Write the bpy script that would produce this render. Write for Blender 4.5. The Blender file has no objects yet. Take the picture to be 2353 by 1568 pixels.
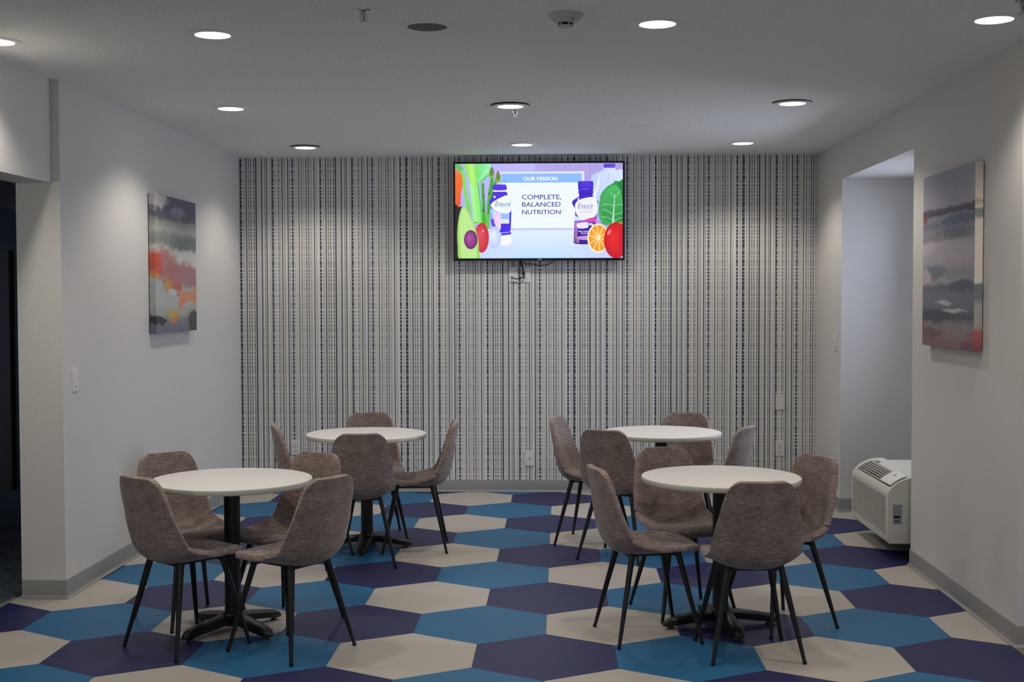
import bpy, bmesh, math, random
from mathutils import Vector, Matrix
random.seed(7)
S = bpy.context.scene
COL = S.collection
PI = math.pi

# ------------------------------------------------------------------ camera
cam_d = bpy.data.cameras.new('camera'); cam = bpy.data.objects.new('camera', cam_d); COL.objects.link(cam)
cam_d.sensor_width = 36; cam_d.lens = 44.2386; cam_d.clip_start = .05; cam_d.clip_end = 100
_r, _u, _f = Vector((.9993, .0381, -.0025)), Vector((.0012, .0348, .9994)), Vector((-.0381, .9987, -.0348))
_f.normalize(); _r = (_r - _f * _r.dot(_f)).normalized(); _u = _r.cross(_f)
mw = Matrix(((_r.x, _u.x, -_f.x, 0), (_r.y, _u.y, -_f.y, 0), (_r.z, _u.z, -_f.z, 0), (0, 0, 0, 1)))
mw.translation = (0, 0, 1.6172)
cam.matrix_world = mw
S.camera = cam

# ------------------------------------------------------------------ world, exposure, lights
W = bpy.data.worlds.new('world'); S.world = W; W.use_nodes = True
W.node_tree.nodes['Background'].inputs[0].default_value = (.55, .68, 1, 1)
W.node_tree.nodes['Background'].inputs[1].default_value = .6
S.view_settings.view_transform = 'Standard'; S.view_settings.look = 'None'
S.view_settings.exposure = .30; S.view_settings.gamma = 1; S.view_settings.use_curve_mapping = False

H = 2.78                      # ceiling height
SPOT_W, SPOT_ANG = 30.0, 132
WARM = (1, .93, .83)
LAMPS = [  # x, y, drop of the trim, dark gap, label
    (-1.529, 5.54, .004), (.416, 5.416, .004), (1.824, 5.402, .004), (-2.544, 5.64, .004),
    (-2.013, 7.68, .006), (-.298, 7.64, .012), (1.392, 7.633, .010),
    (-1.954, 9.65, .012), (-.286, 9.62, .005), (1.385, 9.634, .004)]
FILL_SPOTS = [(-1.53, 3.4), (.42, 3.4), (1.9, 3.4), (-1.5, 1.2), (.42, 1.2), (3.4, 3.4), (3.4, 5.0), (-.5, -1.0), (2.5, -.5)]  # unseen spots without fixtures, added to brighten the room
def spot(x, y, z, w, ang=SPOT_ANG):
    l = bpy.data.lights.new('downlight_or_fill', 'SPOT'); l.energy = w; l.spot_size = math.radians(ang); l.spot_blend = .55
    l.shadow_soft_size = .07; l.color = WARM
    o = bpy.data.objects.new('downlight_or_fill', l); COL.objects.link(o); o.location = (x, y, z); return o
for x, y, d in LAMPS: spot(x, y, H - .03, SPOT_W)
for x, y in FILL_SPOTS: spot(x, y, H - .03, SPOT_W * .85)
wl = bpy.data.lights.new('window_daylight', 'AREA'); wl.shape = 'RECTANGLE'; wl.size = 1.4; wl.size_y = 1.6; wl.energy = 64; wl.color = (.70, .78, 1)
wo = bpy.data.objects.new('window_daylight', wl); COL.objects.link(wo); wo.location = (3.25, 8.55, 1.95); wo.rotation_euler = (0, PI / 2 - .5, 0)

rl = bpy.data.lights.new('rear_fill_panel', 'AREA'); rl.shape = 'RECTANGLE'; rl.size = 6.5; rl.size_y = 2.0; rl.energy = 800; rl.color = (1, .965, .93)  # unseen area light, added to lift the ceiling and fill the front
ro = bpy.data.objects.new('rear_fill_panel', rl); COL.objects.link(ro); ro.location = (.9, -3.3, 1.45); ro.rotation_euler = (PI / 2, 0, PI)
cl = bpy.data.lights.new('corridor_fill', 'POINT'); cl.shadow_soft_size = .15; cl.energy = 35; cl.color = (1, .95, .86)  # unseen point light, added to brighten the corridor
co = bpy.data.objects.new('corridor_fill', cl); COL.objects.link(co); co.location = (-3.75, 3.2, 2.0)

# ------------------------------------------------------------------ helpers
def s2l(c):
    return tuple((v / 12.92 if v <= .04045 else ((v + .055) / 1.055) ** 2.4) for v in [x / 255 for x in c])
def col(c): return (*s2l(c), 1)
class NT:
    def __init__(s, name):
        s.m = bpy.data.materials.new(name); s.m.use_nodes = True; s.t = s.m.node_tree; s.n = s.t.nodes
        s.b = s.n['Principled BSDF']
    def add(s, kind, **kw):
        n = s.n.new(kind)
        for k, v in kw.items():
            if k == 'ins':
                for i, x in v.items(): s.set(n, i, x)
            else: setattr(n, k, v)
        return n
    def set(s, n, i, x):
        if isinstance(x, bpy.types.NodeSocket): s.t.links.new(x, n.inputs[i])
        else: n.inputs[i].default_value = x
    def math(s, op, a, b=0, c=None, clamp=False):
        n = s.add('ShaderNodeMath', operation=op, use_clamp=clamp); s.set(n, 0, a); s.set(n, 1, b)
        if c is not None: s.set(n, 2, c)
        return n.outputs[0]
    def mix(s, f, a, b):
        n = s.add('ShaderNodeMix', data_type='RGBA'); s.set(n, 0, f); s.set(n, 6, a); s.set(n, 7, b); return n.outputs[2]
    def ramp(s, f, stops, interp='LINEAR'):
        n = s.add('ShaderNodeValToRGB'); r = n.color_ramp; r.interpolation = interp
        while len(r.elements) > 1: r.elements.remove(r.elements[-1])
        r.elements[0].position = stops[0][0]; r.elements[0].color = stops[0][1]
        for p, c in stops[1:]:
            e = r.elements.new(p); e.color = c
        s.set(n, 0, f); return n
    def noise(s, vec, scale, detail=2, rough=.5):
        n = s.add('ShaderNodeTexNoise', ins={'Scale': scale, 'Detail': detail, 'Roughness': rough})
        if vec is not None: s.set(n, 'Vector', vec)
        return n
    def bump(s, h, strength, dist=.002):
        n = s.add('ShaderNodeBump', ins={'Height': h, 'Strength': strength, 'Distance': dist}); s.t.links.new(n.outputs[0], s.b.inputs['Normal'])
    def pos(s): return s.add('ShaderNodeNewGeometry').outputs['Position']
    def obj(s): return s.add('ShaderNodeTexCoord').outputs['Object']
def plain(name, c, rough=.5, metal=0, spec=.5):
    t = NT(name); t.b.inputs['Base Color'].default_value = col(c); t.b.inputs['Roughness'].default_value = rough
    t.b.inputs['Metallic'].default_value = metal; t.b.inputs['Specular IOR Level'].default_value = spec
    return t.m
def emit(name, c, strength):
    t = NT(name); t.b.inputs['Base Color'].default_value = (0, 0, 0, 1); t.b.inputs['Emission Color'].default_value = c
    t.b.inputs['Emission Strength'].default_value = strength; return t.m
def paint(name, c, scale=160, bstr=.35, mott=.03, rough=.6, bd=.003):
    t = NT(name); p = t.pos(); n = t.noise(p, scale, 3, .6)
    a = col(c); t.set(t.b, 'Base Color', t.mix(t.math('MULTIPLY', t.noise(p, 60, 2).outputs[0], 1), tuple(x * (1 - mott) for x in a[:3]) + (1,), tuple(x * (1 + mott) for x in a[:3]) + (1,)))
    t.b.inputs['Roughness'].default_value = rough; t.b.inputs['Specular IOR Level'].default_value = .3
    t.bump(n.outputs[0], bstr, bd); return t.m

M = {}
M['wall'] = paint('painted_wall', (214, 211, 206), 120, .35)
M['ceiling'] = paint('textured_ceiling', (240, 240, 235), 70, 1.0, .10, .9, .006)
M['base'] = plain('vinyl_base', (138, 137, 136), .45)
M['darkfloor'] = plain('floor_base', (165, 163, 160), .8)
M['white_plastic'] = plain('white_plastic', (224, 222, 218), .4)
M['trim_white'] = plain('lamp_trim', (232, 232, 228), .5)
M['black_metal'] = plain('black_metal', (16, 16, 17), .42)
M['black_plastic'] = plain('black_plastic', (14, 14, 16), .35)
M['dark_void'] = plain('dark_void', (6, 6, 7), .8)
M['chrome'] = plain('chrome', (200, 200, 205), .18, 1)
M['red_glass'] = plain('red_bulb', (120, 12, 10), .2)
M['glide'] = plain('glide', (120, 95, 75), .4, .4)
M['steel'] = plain('steel_strip', (190, 190, 188), .35, .6)
M['tan_strip'] = plain('tan_strip', (110, 100, 88), .6)
M['lens'] = emit('lamp_lens', (1, .97, .92, 1), 6)
M['speaker'] = plain('speaker_mesh', (105, 104, 98), .8)
M['ivory'] = plain('ivory_plastic', (196, 190, 180), .45)
M['ptac'] = plain('unit_plastic', (205, 203, 192), .5)
M['ptac_grey'] = plain('unit_grey', (150, 152, 155), .5)
M['label_grey'] = plain('label_grey', (140, 142, 150), .5)
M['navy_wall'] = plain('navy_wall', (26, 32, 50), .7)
M['door_brown'] = plain('door_brown', (46, 26, 20), .5)

def tile_mat(name, c, mott):
    t = NT(name); p = t.pos(); a = s2l(c)
    mp = t.add('ShaderNodeMapping'); t.set(mp, 0, p); mp.inputs['Scale'].default_value = (6, 40, 1)
    n = t.noise(mp.outputs[0], 3, 4, .6); n2 = t.noise(p, 260, 2)
    f = t.math('ADD', t.math('MULTIPLY', n.outputs[0], .6), t.math('MULTIPLY', n2.outputs[0], .4))
    t.set(t.b, 'Base Color', t.mix(f, tuple(x * (1 - mott) for x in a) + (1,), tuple(x * (1 + mott) for x in a) + (1,)))
    t.set(t.b, 'Roughness', t.math('MULTIPLY_ADD', n2.outputs[0], .15, .42)); t.b.inputs['Specular IOR Level'].default_value = .32; t.bump(n2.outputs[0], .06, .001); return t.m
M['tile0'] = tile_mat('tile_cream', (174, 167, 159), .10)
M['tile1'] = tile_mat('tile_navy', (34, 36, 82), .14)
M['tile2'] = tile_mat('tile_blue', (32, 96, 138), .14)

# tabletop
t = NT('white_laminate'); n = t.noise(t.pos(), 220, 2); t.set(t.b, 'Base Color', t.mix(n.outputs[0], col((222, 217, 214)), col((230, 226, 223)))); t.b.inputs['Roughness'].default_value = .38; M['laminate'] = t.m
M['edge'] = plain('cream_edge', (206, 202, 190), .45)

# upholstery: fine woven brown-grey
t = NT('woven_fabric'); o = t.obj(); cs = []
for sc in ((900, 900, 60), (60, 60, 900)):
    mp = t.add('ShaderNodeMapping'); t.set(mp, 0, o); mp.inputs['Scale'].default_value = sc; cs.append(t.noise(mp.outputs[0], .35, 2, .6).outputs[0])
big = t.noise(o, 14, 2).outputs[0]
f = t.math('ADD', t.math('MULTIPLY', t.math('ADD', cs[0], cs[1]), .5), t.math('MULTIPLY_ADD', big, .16, -.08))
t.set(t.b, 'Base Color', t.ramp(f, [(.30, col((80, 68, 63))), (.5, col((130, 114, 107))), (.70, col((184, 167, 159)))]).outputs[0])
t.b.inputs['Roughness'].default_value = .85; t.b.inputs['Sheen Weight'].default_value = .25; t.b.inputs['Sheen Roughness'].default_value = .5
t.b.inputs['Specular IOR Level'].default_value = .25
t.bump(f, .25, .0015); M['fabric'] = t.m

# corridor carpet
t = NT('carpet'); p = t.pos(); n = t.noise(p, 30, 4, .7); n2 = t.noise(p, 4, 2)
t.set(t.b, 'Base Color', t.ramp(t.math('ADD', t.math('MULTIPLY', n.outputs[0], .7), t.math('MULTIPLY', n2.outputs[0], .3)), [(.35, col((34, 42, 52))), (.5, col((62, 74, 86))), (.65, col((108, 114, 118)))]).outputs[0])
t.b.inputs['Roughness'].default_value = .95; t.bump(n.outputs[0], .5, .004); M['carpet'] = t.m

# striped, woven-look wallpaper (a printed vinyl; 1.385 m rolls)
XL, XR, YB = -2.66, 2.10, 10.40
t = NT('striped_wallpaper'); sep = t.add('ShaderNodeSeparateXYZ'); t.set(sep, 0, t.pos())
PER, ROLL = .6652, 1.385
u = t.math('FLOORED_MODULO', t.math('FLOORED_MODULO', t.math('SUBTRACT', sep.outputs[0], XL + .004), ROLL), PER)
u = t.math('DIVIDE', u, PER)
BASE = (226, 223, 217); NAVY = (34, 46, 72); TEAL = (44, 62, 76); DK = (98, 97, 98); MID = (150, 147, 144); LT = (188, 185, 179); BLUE = (92, 112, 138); BLK = (22, 30, 42)
ST = [(1.9, 3.6, NAVY, 1), (8.5, 3.6, LT, 1), (14.5, 2.2, TEAL, 0), (20, 3.4, MID, 1), (25.5, 2.2, DK, 1), (32.3, 2.3, DK, 1), (37.1, 2.6, NAVY, 0), (40.9, 1.4, LT, 1), (44.6, 2, LT, 1),
      (50, 2, TEAL, 0), (52.2, 1.5, MID, 1), (57.8, 1.8, DK, 1), (61.9, 2, NAVY, 0), (69.7, 2, LT, 1), (73.9, 1.8, BLUE, 0), (76.3, 2.9, BLK, 1), (80.6, 1.5, LT, 1), (83.4, 1.4, LT, 1),
      (89.5, 1.9, DK, 1), (93.2, 2.6, LT, 1), (98.1, 1.9, NAVY, 0), (103.3, 2.3, MID, 1), (111.2, 2, NAVY, 0), (115.6, 2, MID, 1), (120.4, 1.6, BLUE, 1), (122.6, 2.6, NAVY, 1), (126.7, 1.5, MID, 1), (131.4, 1.6, LT, 1),
      (136.8, 1.6, TEAL, 0), (143.2, 3, MID, 1), (148.2, 2.6, LT, 1), (153.8, 2.5, DK, 1), (159, 2.2, BLUE, 0), (164.6, 4.2, LT, 1), (172.5, 1.9, TEAL, 0), (177.4, 2.6, LT, 1)]
def stops(lo, hi):
    out = [(0, (*s2l(BASE), 0))]
    for c, w, cc, d in ST:
        a, b = (c - w / 2) / 184.9, (c + w / 2) / 184.9
        a = max(a, 0.0004) if c < 3 else a
        if a < lo or a >= hi: continue
        out.append(((a - lo) / (hi - lo), (*s2l(cc), d))); out.append(((b - lo) / (hi - lo), (*s2l(BASE), 0)))
    return [x for x in out if x[0] < 1 or True]
cuts = [0, 47 / 184.9, 95.5 / 184.9, 140 / 184.9, 1]
colr, dash = None, None
for lo, hi in zip(cuts, cuts[1:]):
    rp = t.ramp(t.math('DIVIDE', t.math('SUBTRACT', u, lo), hi - lo), stops(lo, hi), 'CONSTANT')
    if colr is None: colr, dash = rp.outputs[0], rp.outputs[1]
    else:
        g = t.math('GREATER_THAN', u, lo); colr = t.mix(g, colr, rp.outputs[0])
        dash = t.math('ADD', t.math('MULTIPLY', dash, t.math('SUBTRACT', 1, g)), t.math('MULTIPLY', rp.outputs[1], g))
v = t.math('DIVIDE', t.math('FLOORED_MODULO', t.math('MULTIPLY', sep.outputs[2], -1), .3427), .3427)
LN = [(0, 22), (130, 10), (178, 26), (225, 10), (320, 20), (375, 10), (420, 22), (555, 11), (640, 36), (745, 24), (830, 20), (920, 22), (1015, 20)]
ls = [(0, (1, 1, 1, 1)), (11 / 1120, (0, 0, 0, 1))]
for c, w in LN[1:]: ls += [((c - w / 2) / 1120, (1, 1, 1, 1)), ((c + w / 2) / 1120, (0, 0, 0, 1))]
th = t.ramp(v, ls, 'CONSTANT').outputs[0]
t.set(t.b, 'Base Color', t.mix(t.math('MULTIPLY', t.math('MULTIPLY', th, dash), .85), colr, col(BASE)))
t.b.inputs['Roughness'].default_value = .55; t.b.inputs['Specular IOR Level'].default_value = .3; M['paper'] = t.m

def link(name, me, mat=None, parent=None, loc=None):
    o = bpy.data.objects.new(name, me); COL.objects.link(o)
    if mat is not None:
        for m in (mat if isinstance(mat, (list, tuple)) else [mat]): me.materials.append(m)
    if parent is not None: o.parent = parent
    if loc is not None: o.location = loc
    return o
def obj(name, bm, mat, parent=None, loc=None, smooth=None):
    bmesh.ops.recalc_face_normals(bm, faces=bm.faces[:])
    me = bpy.data.meshes.new(name); bm.to_mesh(me); bm.free()
    if smooth is not None:
        for p in me.polygons: p.use_smooth = True
        me.set_sharp_from_angle(angle=math.radians(smooth))
    return link(name, me, mat, parent, loc)
def thing(name, label, cat, loc=(0, 0, 0), rz=0, group=None):
    o = bpy.data.objects.new(name, None); COL.objects.link(o); o.location = loc; o.rotation_euler = (0, 0, rz); o.empty_display_size = .1
    o['label'] = label; o['category'] = cat
    if group: o['group'] = group
    return o
def tag(o, label, cat, group=None):
    o['label'] = label; o['category'] = cat
    if group: o['group'] = group
    return o
def struct(o): o['kind'] = 'structure'; return o
def box(bm, x0, x1, y0, y1, z0, z1, bev=0):
    vs = [bm.verts.new((x, y, z)) for z in (z0, z1) for y in (y0, y1) for x in (x0, x1)]
    fs = [bm.faces.new([vs[i] for i in f]) for f in ((0, 2, 3, 1), (4, 5, 7, 6), (0, 1, 5, 4), (2, 6, 7, 3), (0, 4, 6, 2), (1, 3, 7, 5))]
    if bev:
        es = list({e for f in fs for e in f.edges}); bmesh.ops.bevel(bm, geom=es, offset=bev, segments=2, affect='EDGES', profile=.6)
    return bm
def B(*a, **k): return box(bmesh.new(), *a, **k)
def prism(bm, pts, z0, z1):
    a = [bm.verts.new((x, y, z0)) for x, y in pts]; b = [bm.verts.new((x, y, z1)) for x, y in pts]; n = len(pts)
    bm.faces.new(a[::-1]); bm.faces.new(b)
    for i in range(n): bm.faces.new((a[i], a[(i + 1) % n], b[(i + 1) % n], b[i]))
    return bm
def lathe(bm, prof, seg=32, axis=None, cx=0, cy=0):
    rings = []
    for r, z in prof:
        if r < 1e-6: rings.append([bm.verts.new((cx, cy, z))])
        else: rings.append([bm.verts.new((cx + r * math.cos(2 * PI * i / seg), cy + r * math.sin(2 * PI * i / seg), z)) for i in range(seg)])
    for a, b in zip(rings, rings[1:]):
        if len(a) == 1 and len(b) == 1: continue
        for i in range(seg):
            j = (i + 1) % seg
            if len(a) == 1: bm.faces.new((a[0], b[j], b[i]))
            elif len(b) == 1: bm.faces.new((a[i], a[j], b[0]))
            else: bm.faces.new((a[i], a[j], b[j], b[i]))
    return bm
def tube(bm, pts, rads, seg=12, cap=True):
    pts = [Vector(p) for p in pts]
    if not isinstance(rads, (list, tuple)): rads = [rads] * len(pts)
    up = None; rings = []
    for i, p in enumerate(pts):
        d = (pts[min(i + 1, len(pts) - 1)] - pts[max(i - 1, 0)]).normalized()
        if up is None: up = d.orthogonal().normalized()
        up = (up - d * up.dot(d)).normalized(); w = d.cross(up)
        rings.append([bm.verts.new(p + (up * math.cos(2 * PI * k / seg) + w * math.sin(2 * PI * k / seg)) * rads[i]) for k in range(seg)])
    for a, b in zip(rings, rings[1:]):
        for k in range(seg): bm.faces.new((a[k], a[(k + 1) % seg], b[(k + 1) % seg], b[k]))
    if cap: bm.faces.new(rings[0][::-1]); bm.faces.new(rings[-1])
    return bm
def copy_tree(o, parent=None):
    c = o.copy(); COL.objects.link(c)
    if parent is not None: c.parent = parent
    for ch in o.children: copy_tree(ch, c)
    return c

# ------------------------------------------------------------------ room shell
YC, YN, YA0, YA1, ZA, XO = 6.63, 5.82, 7.585, 9.49, 2.492, 2.80     # column face, near right corner, alcove, outer wall
def shell(name, *boxes, mat='wall'):
    bm = bmesh.new()
    for b in boxes: box(bm, *b)
    return struct(obj(name, bm, M[mat]))
floor = shell('floor', (-4.8, 5.2, -3.2, 13, -.15, -.005), mat='darkfloor')
shell('ceiling', (-2.90, 5.2, -3.2, 10.6, H, H + .15), mat='ceiling')
shell('wall_back', (-2.66, XO + .15, YB, YB + .2, 0, H), mat='paper')
shell('wall_left', (-2.90, XL, YC, YB + .2, 0, H))
shell('wall_header', (-2.90, -2.705, -3.2, YC, 2.232, H))
shell('wall_right', (XR, 5.2, YN, YA0, 0, H), (XR, XO + .15, YA1, YB, 0, H), (XR, XO + .15, YA0, YA1, ZA, H))
shell('wall_window', (XO, XO + .15, YA0, 7.85, 0, ZA), (XO, XO + .15, 9.25, YA1, 0, ZA), (XO, XO + .15, 7.85, 9.25, 0, .74), (XO, XO + .15, 7.85, 9.25, 2.35, ZA))
shell('wall_near', (-4.8, -2.4, -3.2, -3, 0, H), (4.2, 5.2, -3.2, -3, 0, H), (-2.4, 4.2, -3.2, -3, 0, .45), (-2.4, 4.2, -3.2, -3, 2.45, H))  # wide opening added to let the unseen rear fill light in
shell('wall_far_right', (5, 5.2, -3, YN, 0, H))
# corridor beyond the opening
XCW = -4.6
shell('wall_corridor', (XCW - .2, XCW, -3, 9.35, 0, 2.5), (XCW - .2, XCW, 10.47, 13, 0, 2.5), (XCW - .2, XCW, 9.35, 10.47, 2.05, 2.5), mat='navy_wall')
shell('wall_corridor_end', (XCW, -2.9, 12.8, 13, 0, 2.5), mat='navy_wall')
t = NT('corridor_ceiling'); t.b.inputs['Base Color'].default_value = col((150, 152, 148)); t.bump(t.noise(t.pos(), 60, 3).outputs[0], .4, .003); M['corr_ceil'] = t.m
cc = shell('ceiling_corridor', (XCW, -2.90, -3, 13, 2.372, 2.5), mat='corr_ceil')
y = -3.0
while y < 12.9:   # lay-in ceiling panels, lit by spill and the added corridor fill
    for a, b in ((XCW + .01, -3.77), (-3.76, -2.91)):
        if y > 4: obj('panel', B(a, b, y, y + .60, 2.36, 2.374), M['corr_ceil'], cc)
    y += .61
shell('floor_corridor', (XCW, -2.945, -3, 12.8, -.004, .002), mat='carpet')
d1 = struct(obj('door_1', B(XCW - .06, XCW - .02, 9.36, 10.46, 0, 2.045), M['door_brown']))
fr = bmesh.new(); box(fr, XCW - .07, XCW + .012, 10.43, 10.52, 0, 2.10); box(fr, XCW - .07, XCW + .012, 9.30, 9.39, 0, 2.10); box(fr, XCW - .07, XCW + .012, 9.39, 10.43, 2.02, 2.10)
obj('door_frame', fr, M['black_plastic'], d1)
hb = bmesh.new(); tube(hb, [(XCW - .02, 9.46, 1.0), (XCW + .03, 9.46, 1.0), (XCW + .035, 9.56, 1.0)], .009); obj('door_handle', hb, M['chrome'], d1)
# window in the alcove (the daylight)
w1 = struct(obj('window_1', B(XO + .05, XO + .10, 7.85, 7.90, .74, 2.35), M['white_plastic']))
wf = bmesh.new()
for b in ((7.90, 9.20, .74, .79), (7.90, 9.20, 2.30, 2.35), (9.20, 9.25, .74, 2.35), (8.53, 8.57, .79, 2.30)): box(wf, XO + .05, XO + .10, b[0], b[1], b[2], b[3])
obj('window_frame', wf, M['white_plastic'], w1)
t = NT('window_glass'); t.n.remove(t.b); tr = t.add('ShaderNodeBsdfTransparent'); gl = t.add('ShaderNodeBsdfGlossy', ins={'Roughness': .02}); fz = t.add('ShaderNodeFresnel', ins={'IOR': 1.45}); mx = t.add('ShaderNodeMixShader')
t.set(mx, 0, fz.outputs[0]); t.set(mx, 1, tr.outputs[0]); t.set(mx, 2, gl.outputs[0]); t.t.links.new(mx.outputs[0], t.n['Material Output'].inputs[0])
for a, b in ((7.90, 8.53), (8.57, 9.20)): obj('pane', B(XO + .073, XO + .077, a, b, .79, 2.30), t.m, w1)

# hexagonal floor tiles, each one laid
HX, HY, HW = -.70825, 6.72640, .64
HS = HW / math.sqrt(3)
def clip(poly, x0, x1, y0, y1):
    for ax, lim, sg in ((0, x0, 1), (0, x1, -1), (1, y0, 1), (1, y1, -1)):
        out = []
        for i, p in enumerate(poly):
            q = poly[(i + 1) % len(poly)]; a = (p[ax] - lim) * sg; b = (q[ax] - lim) * sg
            if a >= 0: out.append(p)
            if (a >= 0) != (b >= 0):
                k = a / (a - b); out.append((p[0] + (q[0] - p[0]) * k, p[1] + (q[1] - p[1]) * k))
        poly = out
        if len(poly) < 3: return []
    return poly
REG = [(XL - .001, XR, 3.2, YB), (-2.93, XL - .001, 3.2, YC), (XR, XO, YA0, YA1), (XR + .03, 4.9, 3.2, YN)]
for j in range(-7, 8):
    for i in range(-5, 10):
        cx = HX + (i + (.5 if j % 2 else 0)) * HW; cy = HY + 1.5 * HS * j
        hx = [(cx + (HS - .0004) * math.sin(PI / 3 * k), cy + (HS - .0004) * math.cos(PI / 3 * k)) for k in range(6)][::-1]
        ps = [p for p in (clip(hx, *r) for r in REG) if p and abs(sum(p[k][0] * p[(k + 1) % len(p)][1] - p[(k + 1) % len(p)][0] * p[k][1] for k in range(len(p)))) > .0006]
        if not ps: continue
        c = (i % 3) if j % 2 == 0 else ((0, 1, 2)[(i - 1) % 3])
        bm = bmesh.new()
        for p in ps: prism(bm, p, -.004, 0)
        obj('tile', bm, M['tile%d' % c], floor)
struct(obj('trim_1', B(-2.948, -2.928, 3.2, YC, -.004, .005), M['steel']))
struct(obj('trim_2', B(XR - .02, XR + .03, 3.2, YN - .02, -.004, .004), M['tan_strip']))

# vinyl cove base with a flared toe, mitred along each run
def base_run(name, pts):
    prof = [(0, .001), (.019, .001), (.0185, .004), (.012, .008), (.0075, .014), (.006, .022), (.006, .097), (.004, .1), (0, .1)]
    bm = bmesh.new(); rings = []
    n = len(pts)
    for i in range(n):
        def nrm(a, b):
            d = Vector((b[0] - a[0], b[1] - a[1])).normalized(); return Vector((d.y, -d.x))
        n1 = nrm(pts[i - 1], pts[i]) if i else None; n2 = nrm(pts[i], pts[i + 1]) if i < n - 1 else None
        if n1 is None: m = n2
        elif n2 is None: m = n1
        else: m = (n1 + n2) / (1 + n1.dot(n2))
        rings.append([bm.verts.new((pts[i][0] + m.x * o, pts[i][1] + m.y * o, z)) for o, z in prof])
    for a, b in zip(rings, rings[1:]):
        for k in range(len(prof)):
            k2 = (k + 1) % len(prof); bm.faces.new((a[k], a[k2], b[k2], b[k]))
    bm.faces.new(rings[0]); bm.faces.new(rings[-1][::-1])
    return struct(obj(name, bm, M['base'], smooth=40))
base_run('baseboard_left', [(-2.896, YC), (XL, YC), (XL, YB)])
base_run('baseboard_back', [(XL + .006, YB), (XR - .006, YB)])
base_run('baseboard_right', [(XR, YB), (XR, YA1), (XO, YA1), (XO, YA0), (XR, YA0), (XR, YN), (4.98, YN)])

# ------------------------------------------------------------------ ceiling fittings
LBL = ['lit recessed ceiling light at front, left of the fire sprinkler and speaker', 'lit recessed ceiling light at front, right beside the smoke detector',
       'lit recessed ceiling light at front, above the right wall corner', 'lit recessed ceiling light cut off by the left frame edge above the opening',
       'lit recessed ceiling light in the middle row, nearest the left painting', 'lit recessed ceiling light in the middle row with a sprinkler just behind it',
       'lit recessed ceiling light in the middle row, nearest the right painting', 'lit recessed ceiling light with a shadow gap at its rim, beside striped wall at left',
       'lit recessed ceiling light right above the television', 'lit recessed ceiling light beside striped wall, right of the television']
for (x, y, d), lb in zip(LAMPS, LBL):
    g = thing('ceiling_light', lb, 'ceiling light', (x, y, H), 0, 'recessed ceiling lights')
    bm = lathe(bmesh.new(), [(.112, 0), (.112, -d + .003), (.109, -d), (.080, -d - .002), (.077, -d), (.077, 0)], 40); obj('trim_ring', bm, M['trim_white'], g, smooth=35)
    if d > .008:
        obj('gap_shadow_ring', lathe(bmesh.new(), [(.114, 0), (.114, -d + .0035), (.1, -d + .0035), (.1, 0)], 40), M['dark_void'], g, smooth=35)  # black ring: shadow of the gap above the trim, put into colour
    obj('lens', lathe(bmesh.new(), [(0, -d - .001), (.06, -d - .001), (.0765, -d + .0015), (.0765, 0), (0, 0)], 40), M['lens'], g, smooth=60)

g = thing('ceiling_speaker', 'round dark-meshed ceiling speaker between the sprinkler and smoke detector', 'speaker', (-.567, 5.418, H))
obj('rim', lathe(bmesh.new(), [(.122, 0), (.121, -.004), (.09, -.007), (.086, -.005), (.086, 0)], 40), M['ceiling'], g, smooth=40)
obj('grille', lathe(bmesh.new(), [(0, -.0055), (.06, -.005), (.0865, -.004), (.0865, 0), (0, 0)], 40), M['speaker'], g, smooth=60)

g = thing('smoke_detector', 'ivory round smoke detector on the ceiling beside the front light', 'smoke detector', (.025, 5.225, H), math.radians(-80))
obj('base_plate', lathe(bmesh.new(), [(.073, 0), (.073, -.006), (.070, -.012), (.056, -.02), (.056, 0)], 40), M['ivory'], g, smooth=35)
obj('housing', lathe(bmesh.new(), [(.056, -.012), (.055, -.026), (.048, -.032), (.038, -.036), (.031, -.037), (.031, -.012)], 40), M['ivory'], g, smooth=40)
obj('chamber', lathe(bmesh.new(), [(.0305, -.03), (.027, -.038), (.027, -.047), (0, -.047)], 32), M['dark_void'], g, smooth=40)
obj('cap', lathe(bmesh.new(), [(0, -.046), (.0315, -.046), (.0315, -.049), (.029, -.053), (.02, -.055), (0, -.0555)], 32), M['ivory'], g, smooth=40)
for k in range(6):
    a = k * PI / 3 + .26; bm = B(-.003, .003, -.0025, .0025, -.047, -.035); bmesh.ops.rotate(bm, matrix=Matrix.Rotation(a, 3, 'Z'), verts=bm.verts); bmesh.ops.translate(bm, vec=(.0295 * math.cos(a), .0295 * math.sin(a), 0), verts=bm.verts); obj('rib', bm, M['ivory'], g)
lb = B(-.002, .002, -.002, .002, -.034, -.026); bmesh.ops.translate(lb, vec=(.0495, .020, 0), verts=lb.verts); obj('indicator_lamp', lb, M['red_glass'], g)

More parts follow.
